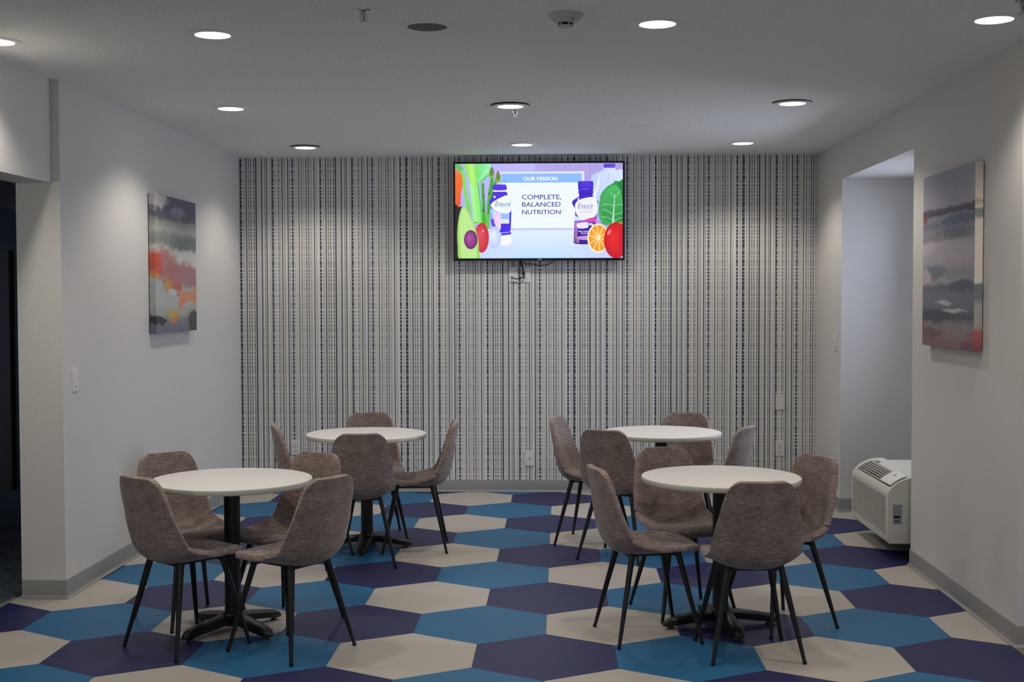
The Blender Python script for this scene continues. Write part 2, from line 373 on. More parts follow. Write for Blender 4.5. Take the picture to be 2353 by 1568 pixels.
def sprinkler(x, y, label, rz):
    g = thing('fire_sprinkler', label, 'sprinkler', (x, y, H), rz, 'fire sprinklers')
    obj('escutcheon', lathe(bmesh.new(), [(.035, 0), (.0345, -.003), (.026, -.007), (.017, -.009), (.012, -.008), (.012, 0)], 28), M['chrome'], g, smooth=40)
    bm = lathe(bmesh.new(), [(.011, -.004), (.011, -.016), (.006, -.018), (0, -.018)], 20)
    for s in (-1, 1): tube(bm, [(s * .009, 0, -.012), (s * .0135, 0, -.028), (s * .010, 0, -.040), (s * .002, 0, -.047)], .0026, 8)
    obj('frame', bm, M['chrome'], g, smooth=50)
    obj('bulb', tube(bmesh.new(), [(0, 0, -.017), (0, 0, -.026), (0, 0, -.034), (0, 0, -.041)], [.0018, .003, .003, .0015], 10), M['red_glass'], g, smooth=60)
    bm = lathe(bmesh.new(), [(.0045, -.04), (.0045, -.050), (.007, -.050), (.007, -.053), (0, -.0535)], 16)
    for k in range(10):
        a = k * PI / 5; q = bmesh.new(); box(q, .006, .0165, -.0028, .0028, -.0525, -.0508); bmesh.ops.rotate(q, matrix=Matrix.Rotation(a, 3, 'Z'), verts=q.verts)
        me = bpy.data.meshes.new('tmp'); q.to_mesh(me); bm.from_mesh(me); q.free(); bpy.data.meshes.remove(me)
    obj('deflector', bm, M['chrome'], g, smooth=40)
sprinkler(-.792, 5.105, 'chrome fire sprinkler near the front, left of the ceiling speaker', .3)
sprinkler(-.273, 7.767, 'chrome fire sprinkler just behind the middle ceiling light', .1)
sprinkler(1.822, 5.07, 'chrome fire sprinkler cut off at the top right corner', .5)
tag(obj('ceiling_patch', B(.49, .67, 8.61, 8.76, H - .003, H + .001), M['ceiling']), 'faint flat patch plate on the ceiling, left of the right-hand lights', 'cover plate')

# ------------------------------------------------------------------ tables
def make_table():
    g = thing('cafe_table', '', 'table')
    obj('tabletop', lathe(bmesh.new(), [(0, .742), (.379, .742), (.3835, .741), (.3835, .741)], 72), M['laminate'], g, smooth=30)
    obj('edge_band', lathe(bmesh.new(), [(.3835, .741), (.387, .738), (.388, .73), (.3875, .721), (.384, .715), (.376, .713), (0, .713)], 72), M['edge'], g, smooth=40)
    obj('column', lathe(bmesh.new(), [(.0385, .70), (.0385, .12), (.040, .10), (.041, .085)], 36), M['black_metal'], g, smooth=40)
    bm = bmesh.new()
    for a in range(4):
        q = bmesh.new(); box(q, .02, .24, -.02, .02, .700, .7135); bmesh.ops.rotate(q, matrix=Matrix.Rotation(a * PI / 2, 3, 'Z'), verts=q.verts)
        me = bpy.data.meshes.new('tmp'); q.to_mesh(me); bm.from_mesh(me); q.free(); bpy.data.meshes.remove(me)
    obj('top_bracket', bm, M['black_metal'], g)
    obj('hub', lathe(bmesh.new(), [(.048, .03), (.055, .045), (.055, .078), (.046, .092), (.041, .097), (.0, .097)], 32), M['black_metal'], g, smooth=40)
    for a in range(4):
        bm = bmesh.new(); rings = []
        # arm: slopes from the hub down to a blunt pointed toe; hollow-looking arched underside
        for x, w, zt, zb in ((.03, .046, .084, .048), (.09, .042, .078, .040), (.16, .038, .068, .030), (.225, .034, .057, .021), (.262, .030, .048, .016), (.283, .018, .036, .014), (.292, .008, .026, .015)):
            rings.append([bm.verts.new((x, sy * w * f, z)) for sy, f, z in ((-1, .62, zt), (1, .62, zt), (1, 1, zt - .008), (1, .92, zb), (-1, .92, zb), (-1, 1, zt - .008))])
        for r1, r2 in zip(rings, rings[1:]):
            for k in range(6): bm.faces.new((r1[k], r1[(k + 1) % 6], r2[(k + 1) % 6], r2[k]))
        bm.faces.new(rings[0][::-1]); bm.faces.new(rings[-1])
        bmesh.ops.rotate(bm, matrix=Matrix.Rotation(a * PI / 2, 3, 'Z'), verts=bm.verts)
        arm = obj('base_arm', bm, M['black_metal'], g, smooth=32)
        gl = lathe(bmesh.new(), [(0, .0005), (.017, .0005), (.018, .004), (.015, .008), (.006, .010), (.006, .024), (0, .024)], 20, cx=.25 * math.cos(a * PI / 2), cy=.25 * math.sin(a * PI / 2))
        obj('glide', gl, M['glide'], arm, smooth=40)
    return g
T0 = make_table()
TABLES = [(-1.592, 6.020, 52, 'round white table at the front left, the nearest to the left wall'), (.785, 6.160, 12, 'round white table at the front right, the nearest to the camera on that side'),
          (-1.250, 8.060, 1, 'round white table at the back left, below the striped wall'), (.658, 8.185, 52, 'round white table at the back right, between television and right alcove')]
def place(proto, k, x, y, deg, label, group, used=set()):
    o = proto if k == 0 else copy_tree(proto)
    o.location = (x, y, 0); o.rotation_euler = (0, 0, math.radians(deg)); o['label'] = label; o['group'] = group; return o
T0.rotation_euler = (0, 0, 0)
for k, (x, y, a, lb) in list(enumerate(TABLES))[::-1]: place(T0, k, x, y, a, lb, 'round white tables')

# ------------------------------------------------------------------ chairs
def interp(xs, ys, x):
    if x <= xs[0]: return ys[0]
    for i in range(len(xs) - 1):
        if x <= xs[i + 1]:
            k = (x - xs[i]) / (xs[i + 1] - xs[i]); k = k * k * (3 - 2 * k) * .5 + k * .5
            return ys[i] + (ys[i + 1] - ys[i]) * k
    return ys[-1]
def catmull(P, n):
    P = [Vector(p) for p in P]; P = [P[0] * 2 - P[1]] + P + [P[-1] * 2 - P[-2]]; out = []
    for i in range(1, len(P) - 2):
        for k in range(n):
            u = k / n; a, b, c, d = P[i - 1:i + 3]
            out.append(.5 * ((2 * b) + (c - a) * u + (2 * a - 5 * b + 4 * c - d) * u * u + (3 * b - a - 3 * c + d) * u ** 3))
    out.append(P[-2]); return out
def make_shell(parent):
    # x: forward is +X (the chair faces +X); profile in (forward, z)
    prof = catmull([(.230, .440), (.214, .450), (.18, .458), (.11, .455), (.03, .444), (-.05, .434), (-.115, .433), (-.165, .450), (-.196, .495), (-.214, .56), (-.227, .64), (-.238, .72), (-.247, .775), (-.255, .820)], 10)
    L = [0]
    for a, b in zip(prof, prof[1:]): L.append(L[-1] + (b - a).length)
    tot = L[-1]
    def at(s):
        for i in range(len(L) - 1):
            if s <= L[i + 1] + 1e-9:
                k = (s - L[i]) / (L[i + 1] - L[i]); return prof[i].lerp(prof[i + 1], k), (prof[min(i + 2, len(prof) - 1)] - prof[max(i - 1, 0)]).normalized()
        return prof[-1], (prof[-1] - prof[-2]).normalized()
    NV, NU = 40, 20; bm = bmesh.new(); rows = []
    ss = []
    for i in range(NV + 1):
        u = i / NV; ss.append(tot * (u - .10 * math.sin(4 * PI * u) / (4 * PI) * 0))
    extra = [.004, .012, .025, .045]
    ss = sorted(set([0] + extra + [s for s in ss if .06 < s < tot - .06] + [tot - e for e in extra] + [tot]))
    for s in ss:
        c, T = at(s); f = s / tot
        w = interp([0, .12, .3, .45, .55, .68, .82, 1], [.190, .200, .210, .213, .208, .196, .172, .142], f)
        rs = interp([0, .1, .25, .42, .52, .62, .75, .9, 1], [.0, .004, .020, .062, .076, .070, .050, .030, .022], f)
        w0 = w
        for e, r in ((s, .115), (tot - s, .062)):
            if e < r: w = w - r + math.sqrt(max(0, r * r - (r - e) ** 2))
        N = Vector((T.y, -T.x)) if True else None
        # T runs from the front edge backwards and up; the sitter's side:
        N = Vector((T.y, -T.x))
        row = []
        for k in range(NU + 1):
            u = math.sin((k / NU * 2 - 1) * PI / 2 * .9) / math.sin(PI / 2 * .9)
            h = rs * (abs(u) * w / w0) ** 2.3
            row.append(bm.verts.new((c.x + N.x * h, u * w * (1 - .10 * rs / .076 * (abs(u) * w / w0) ** 3), c.y + N.y * h)))
        rows.append(row)
    split = .50 * tot
    for i in range(len(rows) - 1):
        for k in range(NU):
            fc = bm.faces.new((rows[i][k], rows[i][k + 1], rows[i + 1][k + 1], rows[i + 1][k])); fc.smooth = True
            fc.material_index = 1 if ss[i] >= split else 0
    me = bpy.data.meshes.new('shell'); bmesh.ops.recalc_face_normals(bm, faces=bm.faces[:]); bm.to_mesh(me); bm.free()
    me.materials.append(M['fabric']); me.materials.append(M['fabric'])
    o = bpy.data.objects.new('shell', me); COL.objects.link(o)
    sample = me.polygons[NU * 6 + NU // 2]
    sd = o.modifiers.new('s', 'SOLIDIFY'); sd.thickness = .030; sd.offset = -1 if sample.normal.z > 0 else 1; sd.use_even_offset = False
    ms = o.modifiers.new('u', 'SUBSURF'); ms.levels = 1; ms.render_levels = 1
    dg = bpy.context.evaluated_depsgraph_get(); ev = bpy.data.meshes.new_from_object(o.evaluated_get(dg))
    bpy.data.objects.remove(o)
    nrm = [v.normal.copy() for v in ev.vertices]
    for idx, nm in ((0, 'seat'), (1, 'backrest')):
        mp = {}; vs = []; fs = []; ns = []
        for p in ev.polygons:
            if p.material_index != idx: continue
            f = []
            for vi in p.vertices:
                if vi not in mp: mp[vi] = len(vs); vs.append(ev.vertices[vi].co[:]); ns.append(nrm[vi][:])
                f.append(mp[vi])
            fs.append(f)
        m2 = bpy.data.meshes.new(nm); m2.from_pydata(vs, [], fs)
        for p in m2.polygons: p.use_smooth = True
        m2.normals_split_custom_set_from_vertices(ns)
        link(nm, m2, M['fabric'], parent)
def make_chair():
    g = thing('dining_chair', '', 'chair')
    make_shell(g)
    for sx in (1, -1):
        for sy in (1, -1):
            bm = bmesh.new(); a = Vector((.112 * sx, .118 * sy, .418)); b = Vector((.203 * sx, .205 * sy, .0))
            d = (b - a); tube(bm, [a, a + d * .1, a + d * .6, b], [.0145, .0145, .0115, .0082], 14)
            for vv in bm.verts:
                if vv.co.z < .004: vv.co.z = 0
            leg = obj('leg', bm, M['black_metal'], g, smooth=50)
            ft = lathe(bmesh.new(), [(0, 0), (.0092, 0), (.0097, .003), (.0095, .012), (0, .012)], 14, cx=b.x - .0012 * sx, cy=b.y - .0012 * sy); obj('foot_cap', ft, M['black_plastic'], leg, smooth=40)
    bm = bmesh.new()
    for sx in (1, -1): box(bm, .112 * sx - .013, .112 * sx + .013, -.128, .128, .400, .414, .002)
    for sy in (1, -1): box(bm, -.112, .112, .085 * sy - .011, .085 * sy + .011, .402, .412)
    obj('under_frame', bm, M['black_metal'], g)
    return g
C0 = make_chair()
CH = [(-1.738, 5.754, 52, 'brown-grey fabric chair nearest the left wall, at the camera side of the front left table'),
      (-1.237, 5.705, 147, 'brown-grey fabric chair on the right, camera side of the front left table'),
      (-1.865, 6.235, -46, 'brown-grey fabric chair behind the front left table, on the left wall side'),
      (-1.375, 6.205, 239.4, 'brown-grey fabric chair behind the front left table, on its right'),
      (-1.218, 7.590, 100, 'brown-grey fabric chair with its back to the camera at the back left table'),
      (-.935, 8.054, 184.9, 'brown-grey fabric chair seen edge-on at the right of the back left table'),
      (-1.262, 8.432, -75.5, 'brown-grey fabric chair between the back left table and striped wall'),
      (-1.557, 7.940, 17.6, 'brown-grey fabric chair at the left of the back left table, mostly hidden'),
      (.218, 8.290, -17.6, 'brown-grey fabric chair at the left of the back right table, bluish lit seat'),
      (.379, 7.805, 62.9, 'brown-grey fabric chair with its back to the camera at the back right table'),
      (.836, 8.448, -97, 'brown-grey fabric chair between the back right table and striped wall'),
      (.930, 7.903, 151.4, 'brown-grey fabric chair right of the back right table, only its bluish back showing'),
      (.855, 5.712, 94.7, 'brown-grey fabric chair with its back to the camera at the front right table'),
      (.415, 5.983, 14.2, 'brown-grey fabric chair in side view at the left of the front right table'),
      (1.073, 6.215, 209.2, 'brown-grey fabric chair at the right of the front right table, near the alcove'),
      (.629, 6.464, -70.2, 'brown-grey fabric chair behind the front right table, facing the camera')]
for k, (x, y, a, lb) in list(enumerate(CH))[::-1]: place(C0, k, x, y, a, lb, 'fabric dining chairs around the tables')

# ------------------------------------------------------------------ canvases
def canvas_mat(name, W_, side0, axis_sign, base, blobs, warp, side=None):
    """picture in the canvas's own coordinates: local Y across, Z up; s 0..1 along the wall, t 0 top .. 1 bottom"""
    t = NT(name); o = t.obj(); sp = t.add('ShaderNodeSeparateXYZ'); t.set(sp, 0, o)
    s = t.math('MULTIPLY_ADD', sp.outputs[1], axis_sign / W_, .5); tt = t.math('MULTIPLY_ADD', sp.outputs[2], -1 / .925, .5)
    mp = t.add('ShaderNodeMapping'); t.set(mp, 0, o); mp.inputs['Scale'].default_value = (1, 1, 1.9)
    n1 = t.noise(mp.outputs[0], 5, 5, .62).outputs[0]; n2 = t.noise(mp.outputs[0], 13, 4, .6).outputs[0]; n3 = t.noise(mp.outputs[0], 42, 3, .65).outputs[0]
    w = t.math('ADD', t.math('MULTIPLY_ADD', n1, warp, -warp / 2), t.math('ADD', t.math('MULTIPLY_ADD', n2, warp * .6, -warp * .3), t.math('MULTIPLY_ADD', n3, warp * .45, -warp * .225)))
    tw = t.math('ADD', tt, w)
    c = t.ramp(tw, [(p, col(k)) for p, k in base]).outputs[0]
    for (s0, t0, a, b, cc, soft) in blobs:
        dx = t.math('DIVIDE', t.math('SUBTRACT', s, s0), a); dy = t.math('DIVIDE', t.math('SUBTRACT', tw, t0), b)
        d = t.math('SQRT', t.math('ADD', t.math('MULTIPLY', dx, dx), t.math('MULTIPLY', dy, dy)))
        d = t.math('ADD', d, t.math('ADD', t.math('MULTIPLY_ADD', n2, 1.5, -.75), t.math('MULTIPLY_ADD', n3, .7, -.35)))
        f = t.add('ShaderNodeMapRange', clamp=True, ins={'Value': d, 'From Min': 1 - soft * .42, 'From Max': 1 + soft * .12, 'To Min': 1., 'To Max': 0.})
        c = t.mix(t.math('MULTIPLY', f.outputs[0], .92), c, col(cc))
    if side:   # wrapped near edge: striped print, its brighter light painted in as cream
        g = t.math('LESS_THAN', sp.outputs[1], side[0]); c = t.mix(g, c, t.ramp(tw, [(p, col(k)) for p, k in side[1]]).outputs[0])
    fine = t.noise(mp.outputs[0], 60, 3).outputs[0]
    c2 = t.add('ShaderNodeHueSaturation'); t.set(c2, 'Color', c); t.set(c2, 'Value', t.math('MULTIPLY_ADD', fine, .3, .85)); t.set(t.b, 'Base Color', c2.outputs[0])
    t.b.inputs['Roughness'].default_value = .6; t.bump(fine, .2, .002); return t.m
lm = canvas_mat('sunset_canvas', 1.0, 0, 1,
    [(0, (104, 104, 118)), (.10, (88, 90, 106)), (.165, (100, 102, 112)), (.19, (150, 154, 142)), (.25, (178, 182, 172)), (.28, (146, 150, 142)), (.35, (138, 143, 136)), (.385, (196, 192, 182)), (.44, (205, 202, 194)), (.55, (196, 190, 182)), (.66, (176, 182, 178)), (.78, (180, 186, 180)), (.86, (166, 166, 158)), (.9, (128, 126, 134)), (1, (110, 110, 128))],
    [(.12, .05, .22, .06, (190, 184, 186), .8), (.55, .11, .2, .04, (140, 140, 150), .9), (.75, .34, .4, .06, (120, 130, 120), .7), (.75, .46, .32, .07, (214, 212, 206), .6),
     (.20, .50, .34, .12, (186, 118, 116), .8), (.55, .58, .48, .11, (178, 116, 118), .7), (.06, .49, .13, .08, (206, 84, 64), .8), (.04, .575, .12, .02, (206, 150, 70), .6), (.80, .60, .26, .07, (168, 130, 138), .8),
     (.32, .655, .09, .06, (204, 150, 78), .7), (.50, .68, .14, .05, (196, 104, 84), .7), (.80, .735, .28, .055, (216, 142, 104), .7), (.62, .78, .12, .04, (218, 132, 94), .7), (.95, .67, .1, .03, (206, 156, 84), .7),
     (.40, .70, .10, .03, (190, 204, 206), .7), (.40, .855, .16, .03, (204, 164, 84), .7), (.44, .89, .08, .02, (200, 140, 70), .7), (.10, .905, .2, .03, (52, 50, 52), .4), (.90, .92, .16, .09, (78, 70, 62), .4)], .10)
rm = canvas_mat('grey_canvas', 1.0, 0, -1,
    [(0, (158, 158, 172)), (.12, (172, 170, 182)), (.19, (182, 176, 186)), (.205, (110, 96, 112)), (.235, (96, 88, 104)), (.25, (158, 160, 172)), (.30, (128, 132, 148)), (.34, (160, 156, 166)), (.38, (150, 146, 152)), (.40, (190, 182, 188)), (.52, (184, 174, 182)), (.58, (152, 152, 160)), (.63, (176, 168, 174)), (.66, (112, 116, 132)), (.73, (128, 128, 142)), (.78, (116, 118, 130)), (.83, (88, 88, 100)), (.87, (140, 132, 138)), (.92, (150, 130, 132)), (1, (136, 108, 108))],
    [(.05, .245, .1, .03, (150, 84, 88), .7), (.70, .28, .36, .035, (110, 120, 140), .7), (.62, .345, .3, .03, (120, 122, 132), .7), (.12, .43, .2, .035, (206, 196, 200), .7), (.75, .46, .3, .05, (190, 182, 194), .8),
     (.3, .57, .22, .05, (128, 132, 142), .8), (.10, .60, .13, .05, (200, 188, 192), .6), (.75, .655, .26, .04, (94, 98, 114), .7), (.45, .75, .14, .012, (196, 192, 200), .7), (.62, .79, .2, .012, (200, 196, 202), .7), (.3, .83, .3, .04, (84, 84, 96), .7),
     (.25, .93, .2, .04, (120, 92, 96), .8), (.95, .93, .14, .03, (150, 100, 106), .7), (.04, .90, .06, .05, (150, 76, 80), .7), (.9, .99, .2, .03, (124, 82, 90), .7)], .05,
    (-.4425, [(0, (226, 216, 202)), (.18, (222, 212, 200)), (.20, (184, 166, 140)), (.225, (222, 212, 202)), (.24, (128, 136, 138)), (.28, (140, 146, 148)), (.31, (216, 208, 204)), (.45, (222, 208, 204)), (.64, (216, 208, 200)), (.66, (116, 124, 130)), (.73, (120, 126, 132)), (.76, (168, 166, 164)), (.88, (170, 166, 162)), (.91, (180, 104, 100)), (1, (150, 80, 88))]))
def canvas(name, x0, x1, y0, y1, z0, z1, mat, label):
    c = Vector(((x0 + x1) / 2, (y0 + y1) / 2, (z0 + z1) / 2)); bm = B(x0 - c.x, x1 - c.x, y0 - c.y, y1 - c.y, z0 - c.z, z1 - c.z, bev=.003)
    g = thing(name, label, 'painting', c); obj('canvas', bm, mat, g)
    s = 1 if x0 < 0 else -1; xb = (x0 if s > 0 else x1) - c.x
    fb = bmesh.new()
    for b in ((y0 + .01, y1 - .01, z0 + .01, z0 + .04), (y0 + .01, y1 - .01, z1 - .04, z1 - .01), (y0 + .01, y0 + .04, z0 + .04, z1 - .04), (y1 - .04, y1 - .01, z0 + .04, z1 - .04)):
        box(fb, *sorted((xb, xb - s * .004)), b[0] - c.y, b[1] - c.y, b[2] - c.z, b[3] - c.z)
    obj('stretcher_frame', fb, M['door_brown'], g)
canvas('abstract_painting', -2.655, -2.612, 8.055, 8.965, 1.386, 2.296, lm, 'unframed canvas of a coral and grey sunset sky on the left wall')
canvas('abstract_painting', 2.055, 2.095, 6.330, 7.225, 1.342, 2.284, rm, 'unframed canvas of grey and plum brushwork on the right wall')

# ------------------------------------------------------------------ wall plates
def plate(name, label, cat, loc, rz, kind):
    """plate facing -Y before rotation"""
    g = thing(name, label, cat, loc, rz)
    obj('cover_plate', B(-.037, .037, -.007, 0, -.061, .061, bev=.002), M['white_plastic'], g)
    if kind == 'outlet':
        for s in (-1, 1):
            bm = bmesh.new(); prism(bm, [(-.017, -.011), (.017, -.011), (.017, .011), (.011, .0145), (-.011, .0145), (-.017, .011)], 0, .0025)
            bmesh.ops.rotate(bm, matrix=Matrix.Rotation(PI / 2, 3, 'X'), verts=bm.verts); bmesh.ops.translate(bm, vec=(0, -.007, s * .0205), verts=bm.verts); r = obj('receptacle', bm, M['white_plastic'], g)
            sl = bmesh.new(); z = s * .0205
            for x in (-.006, .006): box(sl, x - .001, x + .001, -.0100, -.0094, z - .002, z + .007)
            box(sl, -.002, .002, -.0100, -.0094, z - .009, z - .005); obj('slot', sl, M['dark_void'], r)
    elif kind == 'switch':
        obj('rocker', B(-.016, .016, -.0105, -.0065, -.032, .032, bev=.0015), M['white_plastic'], g)
    elif kind == 'coax':
        bm = tube(bmesh.new(), [(0, -.006, .001), (0, -.013, .001)], .0048, 12); obj('jack', bm, M['black_metal'], g, smooth=40)
    for s in (-1, 1):
        if kind != 'blank' or s == 1:
            bm = tube(bmesh.new(), [(0, -.0068, s * (.048 if kind != 'outlet' else 0.0)), (0, -.0078, s * (.048 if kind != 'outlet' else 0.0))], .003, 10); obj('screw', bm, M['steel'], g)
            if kind == 'outlet': break
    return g
plate('wall_plate', 'white wall plate with cable entry under the television, left of the pair', 'wall plate', (-.386, YB, 1.805), 0, 'outlet')
plate('wall_plate', 'white power outlet under the television, right of the pair', 'wall plate', (-.282, YB, 1.802), 0, 'outlet')
plate('blank_plate', 'blank white wall plate on striped wall, above the right-hand outlet', 'wall plate', (1.810, YB, .749), 0, 'blank')
plate('power_outlet', 'white power outlet low on striped wall at the right, below the blank plate', 'outlet', (1.810, YB, .366), 0, 'outlet')
plate('coax_plate', 'white wall plate with one dark jack, low on striped wall', 'wall plate', (-.253, YB, .280), 0, 'coax')
plate('power_outlet', 'white power outlet on striped wall behind the leftmost back chair', 'outlet', (-2.205, YB, .365), 0, 'outlet')
plate('light_switch', 'white light switch on the left wall near the corner', 'switch', (XL, 6.796, 1.168), PI / 2, 'switch')
plate('light_switch', 'pale switch plate on the right wall beside the alcove', 'switch', (XR, 9.66, 1.262), -PI / 2, 'switch')

# ------------------------------------------------------------------ television
TX0, TX1, TZ0, TZ1, TY = -.871, .528, 1.916, 2.724, 10.31
tv = thing('television', 'wall-mounted flat television showing a nutrition advert on the striped wall', 'television', ((TX0 + TX1) / 2, TY, (TZ0 + TZ1) / 2))
tw, tz = (TX1 - TX0) / 2, (TZ1 - TZ0) / 2
bt, bb, bs = .0155, .0205, .0155
bm = bmesh.new()
for b in ((-tw, tw, tz - bt, tz), (-tw, tw, -tz, -tz + bb), (-tw, -tw + bs, -tz + bb, tz - bt), (tw - bs, tw, -tz + bb, tz - bt)): box(bm, b[0], b[1], 0, .03, b[2], b[3])
obj('bezel', bm, M['black_plastic'], tv)
obj('housing', B(-tw + .01, tw - .01, .03, .05, -tz + .01, tz - .01), M['black_plastic'], tv)
obj('back_bulge', B(-.45, .45, .05, .065, -.30, .15, bev=.006), M['black_plastic'], tv)
obj('wall_bracket', B(-.25, .25, .06, YB - TY, -.15, .15), M['black_metal'], tv)
obj('brand_mark', B(-.008, .022, -.0008, .0005, -tz + .006, -tz + .013), M['ptac_grey'], tv)
# the picture on the screen: flat print-like shapes, coloured per corner, all giving off light
SX0, SX1, SZ0, SZ1 = -tw + bs, tw - bs, -tz + bb, tz - bt
t = NT('screen_picture'); at = t.add('ShaderNodeAttribute', attribute_name='Col'); t.b.inputs['Base Color'].default_value = (.004, .004, .004, 1); t.b.inputs['Roughness'].default_value = .25
t.set(t.b, 'Emission Color', at.outputs[0]); t.b.inputs['Emission Strength'].default_value = .85; M['screen'] = t.m
scr = {'v': [], 'f': [], 'c': [], 'k': 0}
def sx(x): return SX0 + (x - 112) / 1728 * (SX1 - SX0)
def sz(y): return SZ1 - (y - 122) / 970 * (SZ1 - SZ0)
def shape(pts, c, layer=True):
    """pts in picture units; c = colour, or function (x, y) -> colour"""
    if layer: scr['k'] += 1
    Y = .004 - scr['k'] * .00004; b = len(scr['v']); pts = clip([tuple(p) for p in pts], 112, 1840, 122, 1092) if True else pts
    if len(pts) < 3: return
    for x, y in pts:
        scr['v'].append((sx(x), Y, sz(y))); cc = c(x, y) if callable(c) else c; scr['c'].append(col(cc))
    scr['f'].append(list(range(b, b + len(pts))))
def rect(x0, y0, x1, y1, c): shape([(x0, y0), (x1, y0), (x1, y1), (x0, y1)], c)
def ell(cx, cy, rx, ry, c, n=36, rim=None, rot=0):
    ca, sa = math.cos(rot), math.sin(rot)
    P = lambda a, k=1: (cx + k * (rx * math.cos(a) * ca - ry * math.sin(a) * sa), cy + k * (rx * math.cos(a) * sa + ry * math.sin(a) * ca))
    if rim is None: shape([P(2 * PI * i / n) for i in range(n)], c)
    else:
        scr['k'] += 1
        hx, hy = cx - rx * .25, cy - ry * .25
        for i in range(n):
            a, b = P(2 * PI * i / n), P(2 * PI * (i + 1) / n)
            shape([(hx, hy), a, b], lambda x, y: c if abs(x - hx) + abs(y - hy) < 1e-6 else rim, layer=False)
def smooth(pts, n=6): 
    P = [Vector(p) for p in pts]; out = []; m = len(P)
    for i in range(m):
        a, b, c, d = P[i - 1], P[i], P[(i + 1) % m], P[(i + 2) % m]
        for k in range(n):
            u = k / n; q = .5 * ((2 * b) + (c - a) * u + (2 * a - 5 * b + 4 * c - d) * u * u + (3 * b - a - 3 * c + d) * u ** 3); out.append((q.x, q.y))
    return out
def strip(pts, w, c):
    P = [Vector(p) for p in pts]; Lf, Rt = [], []
    for i, p in enumerate(P):
        d = (P[min(i + 1, len(P) - 1)] - P[max(i - 1, 0)]).normalized(); n = Vector((-d.y, d.x)); ww = w[i] if isinstance(w, (list, tuple)) else w
        Lf.append(p + n * ww / 2); Rt.append(p - n * ww / 2)
    scr['k'] += 1
    for i in range(len(P) - 1): shape([tuple(Lf[i]), tuple(Lf[i + 1]), tuple(Rt[i + 1]), tuple(Rt[i])], c, layer=False)
def lerp(a, b, k): k = max(0, min(1, k)); return tuple(x + (y - x) * k for x, y in zip(a, b))
def words(s, x0, x1, y0, y1, c, shear=0, bold=0):
    cu = bpy.data.curves.new('txt', 'FONT'); cu.body = s; cu.shear = shear; cu.resolution_u = 3
    o = bpy.data.objects.new('txt', cu); COL.objects.link(o); dg = bpy.context.evaluated_depsgraph_get(); me = bpy.data.meshes.new_from_object(o.evaluated_get(dg))
    X = [v.co.x for v in me.vertices]; Yv = [v.co.y for v in me.vertices]; a, b, e, f = min(X), max(X), min(Yv), max(Yv)
    if ',' in s: e = 0 - .01
    for ox, oy in ([(0, 0)] if not bold else [(-bold, 0), (bold, 0), (0, -bold * .6), (0, bold * .6)]):
        scr['k'] += 1; Y = .004 - scr['k'] * .00004; n0 = len(scr['v'])
        for v in me.vertices:
            px = x0 + (v.co.x - a) / (b - a) * (x1 - x0) + ox; py = y1 - (v.co.y - e) / (f - e) * (y1 - y0) + oy
            scr['v'].append((sx(px), Y, sz(py))); scr['c'].append(col(c))
        for p in me.polygons: scr['f'].append([n0 + i for i in p.vertices])
    bpy.data.objects.remove(o)
# backdrop and table
shape([(112, 122), (935, 122), (935, 800), (112, 800)], lambda x, y: lerp((186, 184, 250), (176, 170, 240), (y - 122) / 500))
shape([(935, 122), (1840, 122), (1840, 800), (935, 800)], lambda x, y: lerp((176, 168, 232), (176, 160, 224), (x - 935) / 900))
for x in (1252, 1298, 1500): rect(x, 122, x + 5, 230, (160, 150, 214))
for a, b in ((112, 500), (500, 1400), (1400, 1840)):
    e = lambda x: (196, 184, 246) if x in (112, 1840) else (212, 226, 255)
    shape([(a, 790), (b, 790), (b, 1092), (a, 1092)], lambda x, y, e=e: e(x) if y < 900 else lerp(e(x), (190, 214, 255), .6))
shape([(700, 800), (1340, 800), (1340, 1092), (700, 1092)], lambda x, y: (226, 234, 255) if y < 900 else (190, 220, 255))
# sign
rect(560, 205, 1445, 800, (226, 226, 255)); rect(560, 222, 1425, 790, (196, 206, 246)); rect(590, 228, 1412, 318, (140, 186, 255)); rect(600, 318, 1400, 785, (238, 245, 255)); rect(600, 790, 1445, 800, (176, 190, 232)); rect(600, 800, 1440, 815, (222, 226, 252))
words('OUR MISSION', 820, 1167, 259, 297, (250, 250, 255), bold=1.5)
INK = (78, 84, 152)
words('COMPLETE,', 802, 1205, 442, 490, INK, bold=1.2); words('BALANCED', 804, 1200, 518, 565, INK, bold=1.2); words('NUTRITION', 804, 1200, 597, 643, INK, bold=1.2); words('\u00ae', 1208, 1226, 600, 617, INK)
# jug
shape(smooth([(1515, 270), (1560, 228), (1640, 196), (1645, 168), (1762, 168), (1765, 196), (1850, 222), (1850, 620), (1540, 620), (1520, 480)], 4), lambda x, y: lerp((190, 206, 252), (214, 226, 255), (x - 1515) / 250))
strip([(1600, 250), (1590, 330), (1560, 420), (1540, 520)], [10, 30, 36, 20], (222, 234, 255)); strip([(1700, 220), (1680, 330)], 8, (176, 190, 240))
shape(smooth([(1645, 130), (1764, 128), (1762, 172), (1645, 172)], 1), lambda x, y: (88, 60, 226) if x < 1700 else (104, 80, 214))
